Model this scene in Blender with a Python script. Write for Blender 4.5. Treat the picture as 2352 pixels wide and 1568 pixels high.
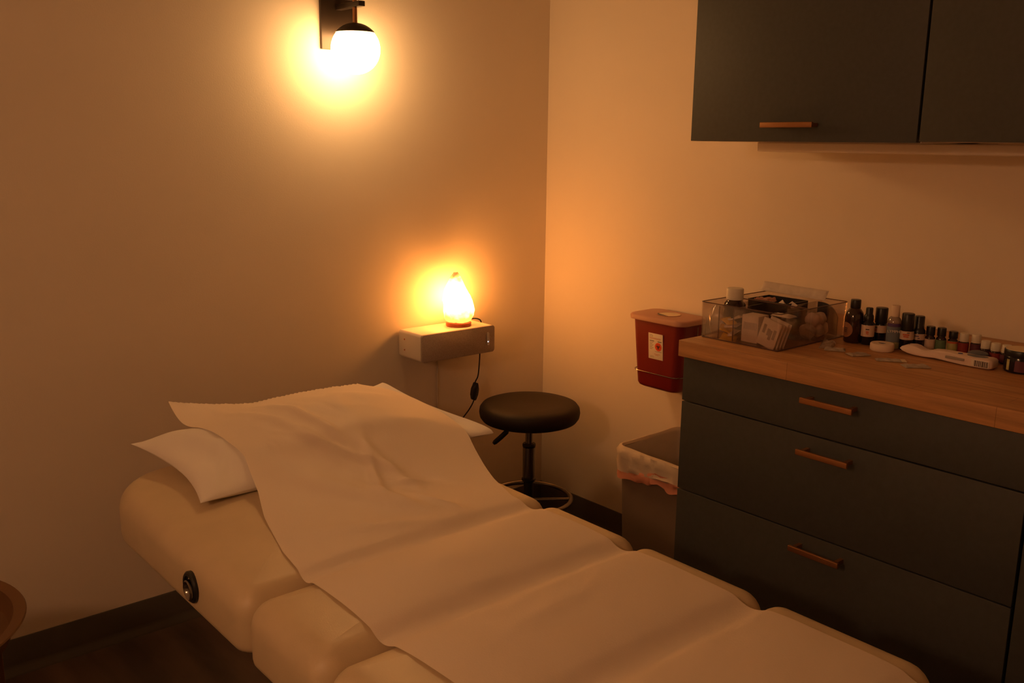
import bpy, bmesh, math, random
import numpy as np
from mathutils import Vector, Matrix, noise
random.seed(7); rng = np.random.default_rng(7)
SC = bpy.context.scene; C = SC.collection
PI = math.pi
for o in list(bpy.data.objects): bpy.data.objects.remove(o, do_unlink=True)

# ------------------------------------------------------------------ camera
cam = bpy.data.cameras.new('camera'); co = bpy.data.objects.new('camera', cam); C.objects.link(co)
yaw, pitch, roll = 0.7106, 0.2111, 0.0123
f_ = Vector((math.sin(yaw)*math.cos(pitch), math.cos(yaw)*math.cos(pitch), -math.sin(pitch)))
r_ = Vector((math.cos(yaw), -math.sin(yaw), 0)); u_ = r_.cross(f_)
R_ = math.cos(roll)*r_ + math.sin(roll)*u_; U_ = -math.sin(roll)*r_ + math.cos(roll)*u_
m = Matrix((R_, U_, -f_)).transposed().to_4x4(); m.translation = Vector((-2.2799, -2.471, 1.3559))
co.matrix_world = m
cam.sensor_width = 36; cam.lens = 2141.73/2352*36; cam.clip_start = .02
SC.camera = co
# ------------------------------------------------------------------ world, exposure
w = bpy.data.worlds.new('world'); SC.world = w; w.use_nodes = True
w.node_tree.nodes['Background'].inputs[0].default_value = (.02, .015, .01, 1)
w.node_tree.nodes['Background'].inputs[1].default_value = .1
SC.view_settings.view_transform = 'Standard'; SC.view_settings.look = 'None'
SC.view_settings.exposure = 0.16; SC.view_settings.gamma = 1; SC.view_settings.use_curve_mapping = False
SCONCE = 32.0; SCONCE_COL = (1.0, .53, .19)
SALT = 50.0;  SALT_COL = (1.0, .33, .055)
FILL = 102.0

# ------------------------------------------------------------------ materials
def mat(name, col, rough=.6, metal=0, spec=.5, noise_amt=0, nscale=20, bump=0, bscale=60, trans=0, sheen=0, coat=0, alpha=1, stretch=None, col2=None):
    M = bpy.data.materials.new(name); M.use_nodes = True; nt = M.node_tree; b = nt.nodes['Principled BSDF']
    b.inputs['Base Color'].default_value = (*col, 1); b.inputs['Roughness'].default_value = rough
    b.inputs['Metallic'].default_value = metal; b.inputs['Specular IOR Level'].default_value = spec
    b.inputs['Transmission Weight'].default_value = trans; b.inputs['Coat Weight'].default_value = coat
    b.inputs['Sheen Weight'].default_value = sheen
    tc = nt.nodes.new('ShaderNodeTexCoord'); mp = nt.nodes.new('ShaderNodeMapping')
    nt.links.new(tc.outputs['Object'], mp.inputs[0])
    if stretch: mp.inputs['Scale'].default_value = stretch
    if noise_amt or col2:
        n = nt.nodes.new('ShaderNodeTexNoise'); n.inputs['Scale'].default_value = nscale; n.inputs['Detail'].default_value = 6
        nt.links.new(mp.outputs[0], n.inputs['Vector'])
        r = nt.nodes.new('ShaderNodeValToRGB'); r.color_ramp.elements[0].position = .35; r.color_ramp.elements[1].position = .65
        a = noise_amt; c2 = col2 or tuple(min(1, c*(1+a)) for c in col)
        r.color_ramp.elements[0].color = (*[c*(1-a) for c in col], 1); r.color_ramp.elements[1].color = (*c2, 1)
        nt.links.new(n.outputs['Fac'], r.inputs[0]); nt.links.new(r.outputs[0], b.inputs['Base Color'])
    if bump:
        n2 = nt.nodes.new('ShaderNodeTexNoise'); n2.inputs['Scale'].default_value = bscale; n2.inputs['Detail'].default_value = 4
        nt.links.new(mp.outputs[0], n2.inputs['Vector'])
        bp = nt.nodes.new('ShaderNodeBump'); bp.inputs['Strength'].default_value = bump; bp.inputs['Distance'].default_value = .002
        nt.links.new(n2.outputs['Fac'], bp.inputs['Height']); nt.links.new(bp.outputs[0], b.inputs['Normal'])
    return M

def clear_mat(name, tint, gloss=.12, rough=.08, milk=0.0, milkcol=(.8,.8,.8)):
    M = bpy.data.materials.new(name); M.use_nodes = True; nt = M.node_tree; nt.nodes.clear()
    out = nt.nodes.new('ShaderNodeOutputMaterial'); t = nt.nodes.new('ShaderNodeBsdfTransparent'); t.inputs[0].default_value = (*tint, 1)
    g = nt.nodes.new('ShaderNodeBsdfGlossy'); g.inputs['Roughness'].default_value = rough
    lw = nt.nodes.new('ShaderNodeLayerWeight'); lw.inputs[0].default_value = .35
    mu = nt.nodes.new('ShaderNodeMath'); mu.operation = 'MULTIPLY_ADD'; mu.inputs[1].default_value = .5; mu.inputs[2].default_value = gloss*.4
    nt.links.new(lw.outputs['Facing'], mu.inputs[0])
    mx = nt.nodes.new('ShaderNodeMixShader'); nt.links.new(mu.outputs[0], mx.inputs[0]); nt.links.new(t.outputs[0], mx.inputs[1]); nt.links.new(g.outputs[0], mx.inputs[2])
    last = mx
    if milk:
        d = nt.nodes.new('ShaderNodeBsdfDiffuse'); d.inputs[0].default_value = (*milkcol, 1)
        m2 = nt.nodes.new('ShaderNodeMixShader'); m2.inputs[0].default_value = milk
        nt.links.new(mx.outputs[0], m2.inputs[1]); nt.links.new(d.outputs[0], m2.inputs[2]); last = m2
    nt.links.new(last.outputs[0], out.inputs[0]); return M

def thin_mat(name, col, transl=.25, bump=.3, bscale=200):
    M = bpy.data.materials.new(name); M.use_nodes = True; nt = M.node_tree; nt.nodes.clear()
    out = nt.nodes.new('ShaderNodeOutputMaterial'); d = nt.nodes.new('ShaderNodeBsdfDiffuse'); t = nt.nodes.new('ShaderNodeBsdfTranslucent')
    g = nt.nodes.new('ShaderNodeBsdfGlossy'); g.inputs['Roughness'].default_value = .5
    d.inputs[0].default_value = (*col, 1); t.inputs[0].default_value = (*col, 1)
    n = nt.nodes.new('ShaderNodeTexNoise'); n.inputs['Scale'].default_value = bscale; n.inputs['Detail'].default_value = 3
    tc = nt.nodes.new('ShaderNodeTexCoord'); nt.links.new(tc.outputs['Object'], n.inputs['Vector'])
    bp = nt.nodes.new('ShaderNodeBump'); bp.inputs['Strength'].default_value = bump; bp.inputs['Distance'].default_value = .001
    nt.links.new(n.outputs['Fac'], bp.inputs['Height'])
    for q in (d, t, g): nt.links.new(bp.outputs[0], q.inputs['Normal'])
    m1 = nt.nodes.new('ShaderNodeMixShader'); m1.inputs[0].default_value = transl
    nt.links.new(d.outputs[0], m1.inputs[1]); nt.links.new(t.outputs[0], m1.inputs[2])
    m2 = nt.nodes.new('ShaderNodeMixShader'); m2.inputs[0].default_value = .04
    nt.links.new(m1.outputs[0], m2.inputs[1]); nt.links.new(g.outputs[0], m2.inputs[2])
    nt.links.new(m2.outputs[0], out.inputs[0]); return M

def emis(name, col, strength):
    M = bpy.data.materials.new(name); M.use_nodes = True; nt = M.node_tree; nt.nodes.clear()
    out = nt.nodes.new('ShaderNodeOutputMaterial'); e = nt.nodes.new('ShaderNodeEmission')
    e.inputs[0].default_value = (*col, 1); e.inputs[1].default_value = strength
    nt.links.new(e.outputs[0], out.inputs[0]); return M

M_wall = mat('wall_paint', (.78, .69, .58), .75, bump=.12, bscale=260, noise_amt=.015, nscale=3)
M_ceil = mat('ceiling_paint', (.75, .7, .62), .9)
M_floor = mat('dark_wood_floor', (.075, .045, .032), .5, noise_amt=.45, nscale=5, stretch=(2, .35, 1), bump=.1, bscale=30)
M_base = mat('rubber_baseboard', (.085, .075, .062), .5, bump=.05)
M_front = mat('green_grey_laminate', (.052, .057, .056), .55, noise_amt=.06, nscale=90, bump=.04, bscale=300)
M_gap = mat('cabinet_shadow_gap', (.02, .02, .018), .8)
M_white = mat('white_melamine', (.75, .68, .62), .5, bump=.02)
M_brass = mat('brushed_brass', (.40, .19, .08), .42, metal=.8, bump=.05, bscale=200)
M_black = mat('black_satin', (.012, .011, .01), .4)
M_bronze = mat('dark_bronze', (.035, .022, .015), .42, metal=.3)
M_chrome = mat('chrome', (.30, .28, .26), .2, metal=1)
M_vinyl = mat('tan_vinyl', (.68, .55, .36), .42, noise_amt=.03, nscale=12, bump=.12, bscale=420)
M_paper = thin_mat('crepe_paper', (.93, .81, .69), .12, .25, 350)
M_pillow = mat('white_pillowcase', (.92, .87, .81), .8, bump=.1, bscale=300)
M_seat = mat('black_stool_vinyl', (.016, .009, .007), .62, spec=.35, bump=.1, bscale=300)
M_red = mat('red_sharps_plastic', (.20, .010, .005), .4, bump=.03)
M_lid = mat('translucent_pink_plastic', (.52, .27, .19), .45, bump=.03)
M_cream = mat('cream_plastic', (.86, .72, .48), .5, bump=.02)
M_label = mat('white_label', (.8, .72, .62), .6, bump=.02)
M_ink = mat('dark_ink', (.03, .02, .03), .6)
M_inkred = mat('red_ink', (.55, .12, .05), .6)
M_inkgrey = mat('grey_ink', (.33, .27, .22), .6)
M_orange = mat('orange_red_ink', (.85, .09, .02), .5)
M_bin = mat('beige_bin_plastic', (.22, .165, .125), .5, bump=.05)
M_liner = thin_mat('white_bin_liner', (.85, .74, .62), .35, .8, 60)
M_liner2 = thin_mat('pink_liner_hem', (.85, .38, .27), .35, .8, 60)
M_spk = mat('white_speaker_shell', (.78, .70, .60), .45, bump=.03)
M_cloth = mat('grey_speaker_cloth', (.40, .32, .27), .95, noise_amt=.15, nscale=500, bump=.5, bscale=900)
M_amber = mat('amber_glass', (.030, .010, .004), .12, coat=.4)
M_dark = mat('dark_violet_glass', (.010, .008, .012), .18)
M_blackcap = mat('black_cap_plastic', (.012, .012, .012), .38)
M_whitecap = mat('white_cap_plastic', (.80, .74, .62), .45)
M_peach = mat('pale_label_paper', (.66, .50, .40), .6)
M_tape = mat('white_tape', (.82, .66, .52), .7, bump=.05)
M_clear = clear_mat('clear_acrylic', (.965, .93, .92), .10)
M_bag = clear_mat('clear_bag_film', (.93, .90, .87), .3, .2, .10, (.75, .62, .55))
M_gold = mat('gold_tray_metal', (.17, .088, .035), .5, metal=.4, bump=.03)
M_therm = mat('white_device_plastic', (.78, .62, .54), .4)
M_blue = mat('blue_grey_plastic', (.10, .12, .17), .45)
M_navy = mat('blue_button', (.03, .05, .25), .35)
M_yellow = mat('yellow_wrapper', (.80, .48, .06), .5, noise_amt=.25, nscale=30)
M_gauze = mat('white_paper_box', (.72, .62, .52), .7, noise_amt=.04, nscale=40)
M_cotton = mat('cotton', (.82, .70, .60), .95, bump=.8, bscale=120)
M_lampwood = mat('salt_lamp_wood_base', (.45, .09, .02), .4, noise_amt=.2, nscale=30)
M_cord = mat('black_cord', (.01, .01, .01), .5)
M_wcord = mat('white_cord', (.62, .55, .46), .6)
M_green = mat('green_label_paper', (.12, .20, .11), .6, noise_amt=.2, nscale=60)
M_olive = mat('olive_label_paper', (.45, .42, .16), .6, noise_amt=.2, nscale=60)
M_redlab = mat('dark_red_label', (.28, .03, .02), .6)
M_plumlab = mat('plum_label', (.12, .03, .05), .6)
M_bluelab = mat('slate_blue_label', (.14, .17, .22), .6)
M_purple = mat('purple_band', (.08, .04, .16), .5)
M_palegreen = mat('pale_green_liquid', (.45, .45, .25), .3)
M_brownlab = mat('round_brown_label', (.30, .13, .06), .6, noise_amt=.1, nscale=60)
M_foil = mat('silver_sachet_foil', (.50, .44, .38), .35, metal=.2, noise_amt=.2, nscale=80, bump=.5, bscale=120)

def wood_mat():
    M = bpy.data.materials.new('oak_worktop_wood'); M.use_nodes = True; nt = M.node_tree; b = nt.nodes['Principled BSDF']
    tc = nt.nodes.new('ShaderNodeTexCoord'); mp = nt.nodes.new('ShaderNodeMapping'); mp.inputs['Scale'].default_value = (1, .06, 1)
    nt.links.new(tc.outputs['Object'], mp.inputs[0])
    n = nt.nodes.new('ShaderNodeTexNoise'); n.inputs['Scale'].default_value = 70; n.inputs['Detail'].default_value = 8; n.inputs['Roughness'].default_value = .7
    nt.links.new(mp.outputs[0], n.inputs['Vector'])
    # staves running along the worktop
    sx = nt.nodes.new('ShaderNodeSeparateXYZ'); nt.links.new(tc.outputs['Object'], sx.inputs[0])
    br = nt.nodes.new('ShaderNodeTexBrick'); br.offset = .37; br.inputs['Scale'].default_value = 1
    cb = nt.nodes.new('ShaderNodeCombineXYZ'); nt.links.new(sx.outputs[1], cb.inputs[0])
    ad = nt.nodes.new('ShaderNodeMath'); ad.operation = 'ADD'; nt.links.new(sx.outputs[0], ad.inputs[0]); nt.links.new(sx.outputs[2], ad.inputs[1])
    nt.links.new(ad.outputs[0], cb.inputs[1]); nt.links.new(cb.outputs[0], br.inputs['Vector'])
    br.inputs['Brick Width'].default_value = .42; br.inputs['Row Height'].default_value = .043; br.inputs['Mortar Size'].default_value = .0006
    br.inputs['Color1'].default_value = (.64, .36, .16, 1); br.inputs['Color2'].default_value = (.53, .28, .115, 1); br.inputs['Mortar'].default_value = (.30, .15, .06, 1)
    r = nt.nodes.new('ShaderNodeValToRGB'); r.color_ramp.elements[0].position = .3; r.color_ramp.elements[1].position = .7
    r.color_ramp.elements[0].color = (.62, .58, .55, 1); r.color_ramp.elements[1].color = (1.15, 1.1, 1.05, 1)
    nt.links.new(n.outputs['Fac'], r.inputs[0])
    mx = nt.nodes.new('ShaderNodeMix'); mx.data_type = 'RGBA'; mx.blend_type = 'MULTIPLY'; mx.inputs[0].default_value = 1
    nt.links.new(br.outputs['Color'], mx.inputs[6]); nt.links.new(r.outputs[0], mx.inputs[7]); nt.links.new(mx.outputs[2], b.inputs['Base Color'])
    b.inputs['Roughness'].default_value = .45
    return M
M_wood = wood_mat()

def salt_mat():
    M = bpy.data.materials.new('glowing_salt_crystal'); M.use_nodes = True; nt = M.node_tree; nt.nodes.clear()
    out = nt.nodes.new('ShaderNodeOutputMaterial'); e = nt.nodes.new('ShaderNodeEmission')
    tc = nt.nodes.new('ShaderNodeTexCoord'); sx = nt.nodes.new('ShaderNodeSeparateXYZ'); nt.links.new(tc.outputs['Object'], sx.inputs[0])
    n = nt.nodes.new('ShaderNodeTexNoise'); n.inputs['Scale'].default_value = 45; n.inputs['Detail'].default_value = 3; nt.links.new(tc.outputs['Object'], n.inputs['Vector'])
    # the bulb sits low inside: the crystal gives off most light at mid height, less at its tip and foot
    ad = nt.nodes.new('ShaderNodeMath'); ad.operation = 'MULTIPLY_ADD'; ad.inputs[1].default_value = .045; nt.links.new(n.outputs['Fac'], ad.inputs[0]); nt.links.new(sx.outputs[2], ad.inputs[2])
    mr = nt.nodes.new('ShaderNodeMapRange'); mr.inputs[1].default_value = .0; mr.inputs[2].default_value = .235
    nt.links.new(ad.outputs[0], mr.inputs[0])
    r = nt.nodes.new('ShaderNodeValToRGB'); els = r.color_ramp.elements
    els[0].position = .0; els[0].color = (.035,)*3+(1,); els[1].position = 1; els[1].color = (.012,)*3+(1,)
    for p, v in ((.22, .06), (.34, .45), (.45, 1), (.62, 1), (.70, .5), (.79, .07), (.86, .018)):
        q = els.new(p); q.color = (v, v, v, 1)
    nt.links.new(mr.outputs[0], r.inputs[0])
    mu = nt.nodes.new('ShaderNodeMath'); mu.operation = 'MULTIPLY'; mu.inputs[1].default_value = SALT; nt.links.new(r.outputs[0], mu.inputs[0])
    e.inputs[0].default_value = (*SALT_COL, 1)
    nt.links.new(mu.outputs[0], e.inputs[1]); nt.links.new(e.outputs[0], out.inputs[0]); return M
M_salt = salt_mat()
M_globe = emis('lit_opal_globe', SCONCE_COL, SCONCE)
M_fill_globe = emis('fill_light_globe', (1.0, .49, .225), FILL)  # glow of the added fill light, stronger than the real sconce
M_led = emis('white_led', (.8, .85, 1), 3)

# ------------------------------------------------------------------ mesh helpers
class MB:
    def __init__(s): s.v = []; s.f = []
    def add(s, v, f):
        n = len(s.v); s.v += [tuple(p) for p in v]; s.f += [tuple(i+n for i in q) for q in f]; return s
    def box(s, x0, x1, y0, y1, z0, z1, b=0):
        x0, x1 = sorted((x0, x1)); y0, y1 = sorted((y0, y1)); z0, z1 = sorted((z0, z1))
        if b <= 0:
            v = [(x, y, z) for x in (x0, x1) for y in (y0, y1) for z in (z0, z1)]
            return s.add(v, [(0,1,3,2),(4,6,7,5),(0,4,5,1),(2,3,7,6),(0,2,6,4),(1,5,7,3)])
        bm = bmesh.new(); bmesh.ops.create_cube(bm, size=1)
        for q in bm.verts: q.co = Vector(((x0+x1)/2+q.co.x*(x1-x0), (y0+y1)/2+q.co.y*(y1-y0), (z0+z1)/2+q.co.z*(z1-z0)))
        bmesh.ops.bevel(bm, geom=bm.edges[:], offset=b, segments=3, profile=.5, affect='EDGES')
        bm.verts.index_update(); v = [q.co[:] for q in bm.verts]; f = [[q.index for q in p.verts] for p in bm.faces]; bm.free()
        return s.add(v, f)
    def lathe(s, prof, c=(0,0,0), seg=32, M=None):
        v = []; f = []; n = len(prof)
        for r, z in prof:
            for k in range(seg):
                a = 2*PI*k/seg; p = Vector((r*math.cos(a), r*math.sin(a), z))
                if M is not None: p = M @ p
                v.append((p.x+c[0], p.y+c[1], p.z+c[2]))
        for i in range(n-1):
            for k in range(seg):
                k2 = (k+1) % seg; f.append((i*seg+k, i*seg+k2, (i+1)*seg+k2, (i+1)*seg+k))
        closed = prof[0] == prof[-1]
        if prof[0][0] > 1e-6 and not closed: f.append(tuple(reversed(range(seg))))
        if prof[-1][0] > 1e-6 and not closed: f.append(tuple((n-1)*seg+k for k in range(seg)))
        return s.add(v, f)
    def tube(s, pts, r, seg=10, closed=False):
        P = [Vector(p) for p in pts]; n = len(P); v = []; f = []
        up = None
        for i, p in enumerate(P):
            if closed: t = (P[(i+1) % n]-P[i-1]).normalized()
            else: t = (P[min(i+1, n-1)]-P[max(i-1, 0)]).normalized()
            if up is None:
                up = Vector((0,0,1)) if abs(t.z) < .9 else Vector((1,0,0))
            a = t.cross(up).normalized(); b = a.cross(t).normalized(); up = b
            rr = r[i] if isinstance(r, (list, tuple)) else r
            for k in range(seg):
                q = p+rr*(math.cos(2*PI*k/seg)*a+math.sin(2*PI*k/seg)*b); v.append(q[:])
        m_ = n if closed else n-1
        for i in range(m_):
            j = (i+1) % n
            for k in range(seg):
                k2 = (k+1) % seg; f.append((i*seg+k, i*seg+k2, j*seg+k2, j*seg+k))
        if not closed: f.append(tuple(range(seg))); f.append(tuple((n-1)*seg+k for k in reversed(range(seg))))
        return s.add(v, f)
    def rings(s, rings, cap0=True, cap1=True):
        n = len(rings[0]); v = [p for r in rings for p in r]; f = []
        for i in range(len(rings)-1):
            for k in range(n):
                k2 = (k+1) % n; f.append((i*n+k, i*n+k2, (i+1)*n+k2, (i+1)*n+k))
        if cap0: f.append(tuple(reversed(range(n))))
        if cap1: f.append(tuple((len(rings)-1)*n+k for k in range(n)))
        return s.add(v, f)
    def build(s, name, material, parent=None, ang=40, loc=None):
        me = bpy.data.meshes.new(name); me.from_pydata(s.v, [], s.f); me.update()
        bm = bmesh.new(); bm.from_mesh(me); bmesh.ops.recalc_face_normals(bm, faces=bm.faces[:]); bm.to_mesh(me); bm.free()
        me.shade_smooth(); me.set_sharp_from_angle(angle=math.radians(ang))
        for q in (material if isinstance(material, (list, tuple)) else [material]): me.materials.append(q)
        o = bpy.data.objects.new(name, me); C.objects.link(o)
        if parent: o.parent = parent
        if loc: o.location = loc
        return o

def rrect(x0, x1, y0, y1, R, z, inset=0, n=8):
    """rounded rectangle, R = radius or four radii (x1y1, x0y1, x0y0, x1y0), same count of points for every inset"""
    if not isinstance(R, (list, tuple)): R = (R,)*4
    x0 += inset; x1 -= inset; y0 += inset; y1 -= inset
    lim = max(.0001, min(x1-x0, y1-y0)/2)
    pts = []
    for (cx, cy, sx, sy, a0), rr in zip(((x1, y1, -1, -1, 0), (x0, y1, 1, -1, 90), (x0, y0, 1, 1, 180), (x1, y0, -1, 1, 270)), R):
        q = min(max(rr-inset, .0005), lim)
        for k in range(n+1):
            a = math.radians(a0+90*k/n); pts.append((cx+sx*q+q*math.cos(a), cy+sy*q+q*math.sin(a), z))
    return pts

def densify(ring, n):
    """resample the straight runs so domed tops bend smoothly"""
    P = np.array(ring); Q = np.vstack([P, P[:1]]); out = []
    for i in range(len(P)):
        d = np.linalg.norm(Q[i+1]-Q[i]); out.append(Q[i])
    return [tuple(q) for q in out]

def cushion(x0, x1, y0, y1, z0, z1, R, r, dome=0, n=8, steps=10):
    mb = MB(); rings = []
    for k in range(5):
        a = PI/2*k/4; rings.append(rrect(x0, x1, y0, y1, R, z0+r*.5*(1-math.sin(a)), r*.5*(1-math.cos(a)), n))
    rings = rings[::-1][::-1]
    lo = []
    for k in range(5):
        a = PI/2*k/4; lo.append(rrect(x0, x1, y0, y1, R, z0+r*.5*(1-math.sin(a)), r*.5*(1-math.cos(a)), n))
    lo = lo[::-1]          # from the floor of the cushion outwards/upwards
    hi = []
    for k in range(8):
        a = PI/2*k/7; hi.append(rrect(x0, x1, y0, y1, R, z1-r+r*math.sin(a), r*(1-math.cos(a)), n))
    cx, cy = (x0+x1)/2, (y0+y1)/2; hx, hy = (x1-x0)/2, (y1-y0)/2
    top = hi[-1]; inner = []
    for k in range(1, steps+1):
        t = k/steps*.97
        inner.append([(cx+(p[0]-cx)*(1-t), cy+(p[1]-cy)*(1-t), 0) for p in top])
    allr = lo+hi+inner; out = []
    for i, rg in enumerate(allr):
        if i < len(lo): out.append(rg); continue
        q = []
        for (x, y, z) in rg:
            zz = z if i < len(lo)+len(hi) else z1
            u = min(1, abs((x-cx)/hx)); v = min(1, abs((y-cy)/hy))
            q.append((x, y, zz+dome*(1-u**2.5)*(1-v**2.5)))
        out.append(q)
    return mb.rings(out)

def tag(o, label=None, cat=None, group=None, kind=None):
    if label: o['label'] = label
    if cat: o['category'] = cat
    if group: o['group'] = group
    if kind: o['kind'] = kind
    return o
def thing(name, loc, label, cat, group=None, rotz=0):
    o = bpy.data.objects.new(name, None); C.objects.link(o); o.location = loc; o.rotation_euler = (0, 0, rotz); o.empty_display_size = .05
    return tag(o, label, cat, group)
def copy_tree(o, parent=None):
    c = o.copy(); C.objects.link(c)
    if parent: c.parent = parent
    for ch in list(o.children): copy_tree(ch, c)
    return c
def text_mesh(name, body, size, M, material, parent, depth=.0001):
    cu = bpy.data.curves.new(name, 'FONT'); cu.body = body; cu.size = size; cu.align_x = 'CENTER'; cu.align_y = 'CENTER'; cu.extrude = depth; cu.resolution_u = 3
    t = bpy.data.objects.new(name, cu); C.objects.link(t)
    me = bpy.data.meshes.new_from_object(t); bpy.data.objects.remove(t); me.name = name
    me.transform(M); me.materials.clear(); me.materials.append(material)
    o = bpy.data.objects.new(name, me); C.objects.link(o); o.parent = parent; return o

# ------------------------------------------------------------------ room shell
XL, YF, H = -3.35, -3.75, 2.6
def struct(name, mb, m_): return tag(mb.build(name, m_), kind='structure')
struct('floor', MB().box(XL, 0, YF, 0, -.05, 0), M_floor)
struct('ceiling', MB().box(XL, 0, YF, 0, H, H+.05), M_ceil)
struct('wall_back', MB().box(XL, .1, 0, .1, 0, H), M_wall)
struct('wall_right', MB().box(0, .1, YF, 0, 0, H), M_wall)
struct('wall_left', MB().box(XL-.1, XL, YF, .1, 0, H), M_wall)
struct('wall_front', MB().box(XL-.1, .1, YF-.1, YF, 0, H), M_wall)
def cove(axis, a, b):
    # rubber cove base: flat face with a small flared toe
    prof = [(0, 0), (.016, 0), (.014, .006), (.007, .016), (.004, .028), (.004, .094), (.0025, .097), (0, .097)]
    r0 = []; r1 = []
    for d, z in prof:
        r0.append((a, -d, z) if axis == 'x' else (-d, a, z)); r1.append((b, -d, z) if axis == 'x' else (-d, b, z))
    return MB().rings([r0, r1])
struct('baseboard_back', cove('x', XL, 0), M_base)
struct('baseboard_right', cove('y', -1.12, -.004), M_base)

# ------------------------------------------------------------------ wall sconce, and an added fill light of the same shape
def make_sconce(name, loc, label, group, globe_mat, rotz=0):
    t = thing(name, loc, label, 'lamp', group, rotz)        # origin on the wall behind the globe, wall plane y=0, room towards -y
    MB().box(-.056, .056, -.010, 0, .003, .143, .0012).build('wall_plate', M_bronze, t)
    MB().box(-.010, .010, -.138, -.010, .112, .126, .001).build('arm', M_bronze, t)
    MB().tube([(0, -.1, z) for z in (.066, .10, .16, .22, .30)], .0064, 16).build('brass_rod', M_brass, t)
    MB().lathe([(0, .302), (.009, .302), (.010, .296), (.006, .290), (0, .290)], (0, -.1, 0), 20).build('rod_finial', M_brass, t)
    r = .069; prof = [(0, .055)]
    a0 = math.asin(.043/r)
    for k in range(13):
        a = a0+(PI/2-a0)*k/12; prof.append(((r+.002)*math.cos(a), (r+.002)*math.sin(a)))
    prof[0] = ((r-.003)*math.cos(a0), .043)
    MB().lathe(prof, (0, -.1, 0), 40).build('globe_cap', M_bronze, t)
    g = [(r*math.cos(a), r*math.sin(a)) for a in [(-PI/2)+(a0+PI/2)*k/22 for k in range(23)]]
    g[0] = (0, -r)
    MB().lathe(g, (0, -.1, 0), 48).build('glass_globe', globe_mat, t)
    return t
make_sconce('wall_sconce', (-.834, 0, 1.605), 'black wall sconce with brass rod and lit white glass globe above the treatment table', None, M_globe)
make_sconce('wall_sconce', (XL, -1.75, 1.70), 'added fill light shaped as a globe sconce, out of view on the left wall across from the wall cabinets', None, M_fill_globe, PI/2)  # unseen fill light, added to brighten the room from the left

# ------------------------------------------------------------------ speaker shelf with salt lamp
sp = thing('bookshelf_speaker', (-.494, 0, .673), 'white box speaker with grey cloth front mounted as a wall shelf', 'speaker')
# shell: rounded box whose rounding axis is y
def rbox_y(x0, x1, z0, z1, y0, y1, R):
    rr = rrect(x0, x1, z0, z1, R, 0, 0, 6); rings = []
    for y, ins in ((y0, .002), (y0-.0015, .0005), (y0-.003, 0), (y1+.001, 0), (y1, .001)):
        rings.append([(p[0], y, p[1]) for p in rrect(x0, x1, z0, z1, R, 0, ins, 6)])
    return MB().rings(rings)
rbox_y(-.1465, .1465, 0, .0888, -.006, -.127, .010).build('shell', M_spk, sp, 50)
MB().box(-.12, .12, -.007, 0, .012, .076).build('wall_bracket', M_spk, sp)
grl = rbox_y(-.1465, .1465, 0, .0888, -.1275, -.137, .010).build('cloth_front', M_cloth, sp, 50)
bt = rbox_y(-.004, .004, -.0215, .0215, 0, -.0012, .0038).build('button_strip', M_spk, grl); bt.location = (.1175, -.137, .0465)
ld = MB().lathe([(0, .0006), (.0013, .0005), (.0018, 0)], (0,0,0), 12, Matrix.Rotation(PI/2, 3, 'X')).build('led', M_led, bt); ld.location = (0, -.0012, -.010)
for z in (.0275, .062):
    MB().lathe([(.0026, 0), (.0026, .0012), (.0012, .0014), (0, .0008)], (-.1464, -.040, z), 12, Matrix.Rotation(-PI/2, 3, 'Y')).build('screw', M_lampwood, sp)
wc = MB().tube([(-.486, -.004, z) for z in (.675, .6, .5, .4, .3, .2, .104)], .0028, 8).build('power_cord', M_wcord)
tag(wc, 'thin white power cord running straight down the wall under the speaker shelf', 'cord')

sl = thing('salt_lamp', (-.447, -.070, .7618), 'glowing orange salt crystal lamp standing on the white speaker shelf', 'lamp')
MB().lathe([(0, 0), (.040, 0), (.042, .002), (.042, .011), (.039, .013), (0, .013)], (0,0,0), 40).build('wooden_base', M_lampwood, sl)
def crystal():
    prof = [(.0128, .037), (.018, .047), (.032, .052), (.050, .056), (.066, .058), (.084, .056), (.104, .049), (.122, .039), (.140, .030), (.154, .023), (.167, .016), (.176, .007)]
    rings = []; seg = 40
    for z, r in prof:
        rg = []
        for k in range(seg):
            a = 2*PI*k/seg; d = Vector((math.cos(a)*1.2, math.sin(a)*1.2, z*16))
            q = r*(.93+.24*(noise.cell(d*1.1)-.5)*.35+.18*noise.noise(d*2.1)*(1-.3*z/.16))
            sx = .004*math.sin(z*40)-.012*max(0, z-.08)/.08
            rg.append((q*math.cos(a)+sx, q*math.sin(a)*.9, z+.004*noise.noise(d*3)))
        rings.append(rg)
    return MB().rings(rings)
crystal().build('salt_crystal', M_salt, sl, 22)
lamp_cord = MB()
def smooth_path(pts, n=8):
    P = [Vector(p) for p in pts]; out = []
    for i in range(len(P)-1):
        p0, p1, p2, p3 = P[max(i-1, 0)], P[i], P[i+1], P[min(i+2, len(P)-1)]
        for k in range(n):
            t = k/n; out.append(.5*((2*p1)+(-p0+p2)*t+(2*p0-5*p1+4*p2-p3)*t*t+(-p0+3*p1-3*p2+p3)*t*t*t))
    out.append(P[-1]); return out
cord = MB().tube(smooth_path([(.034, .012, .006), (.055, .018, .011), (.078, .016, .012), (.095, .012, .008), (.1045, .012, -.002), (.1050, .014, -.03), (.1055, .018, -.09), (.105, .020, -.14), (.099, .020, -.19), (.086, .020, -.215), (.084, .020, -.265), (.066, .022, -.300), (.019, .024, -.35), (-.02, .030, -.43), (-.05, .035, -.55), (-.05, .035, -.70), (-.055, .035, -.756)]), .0023, 8).build('power_cord', M_cord, sl)
sw = MB()
sws = [(.002, -.030), (.008, -.026), (.013, -.012), (.0135, .002), (.013, .010), (.008, .024), (.004, .030)]
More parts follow.
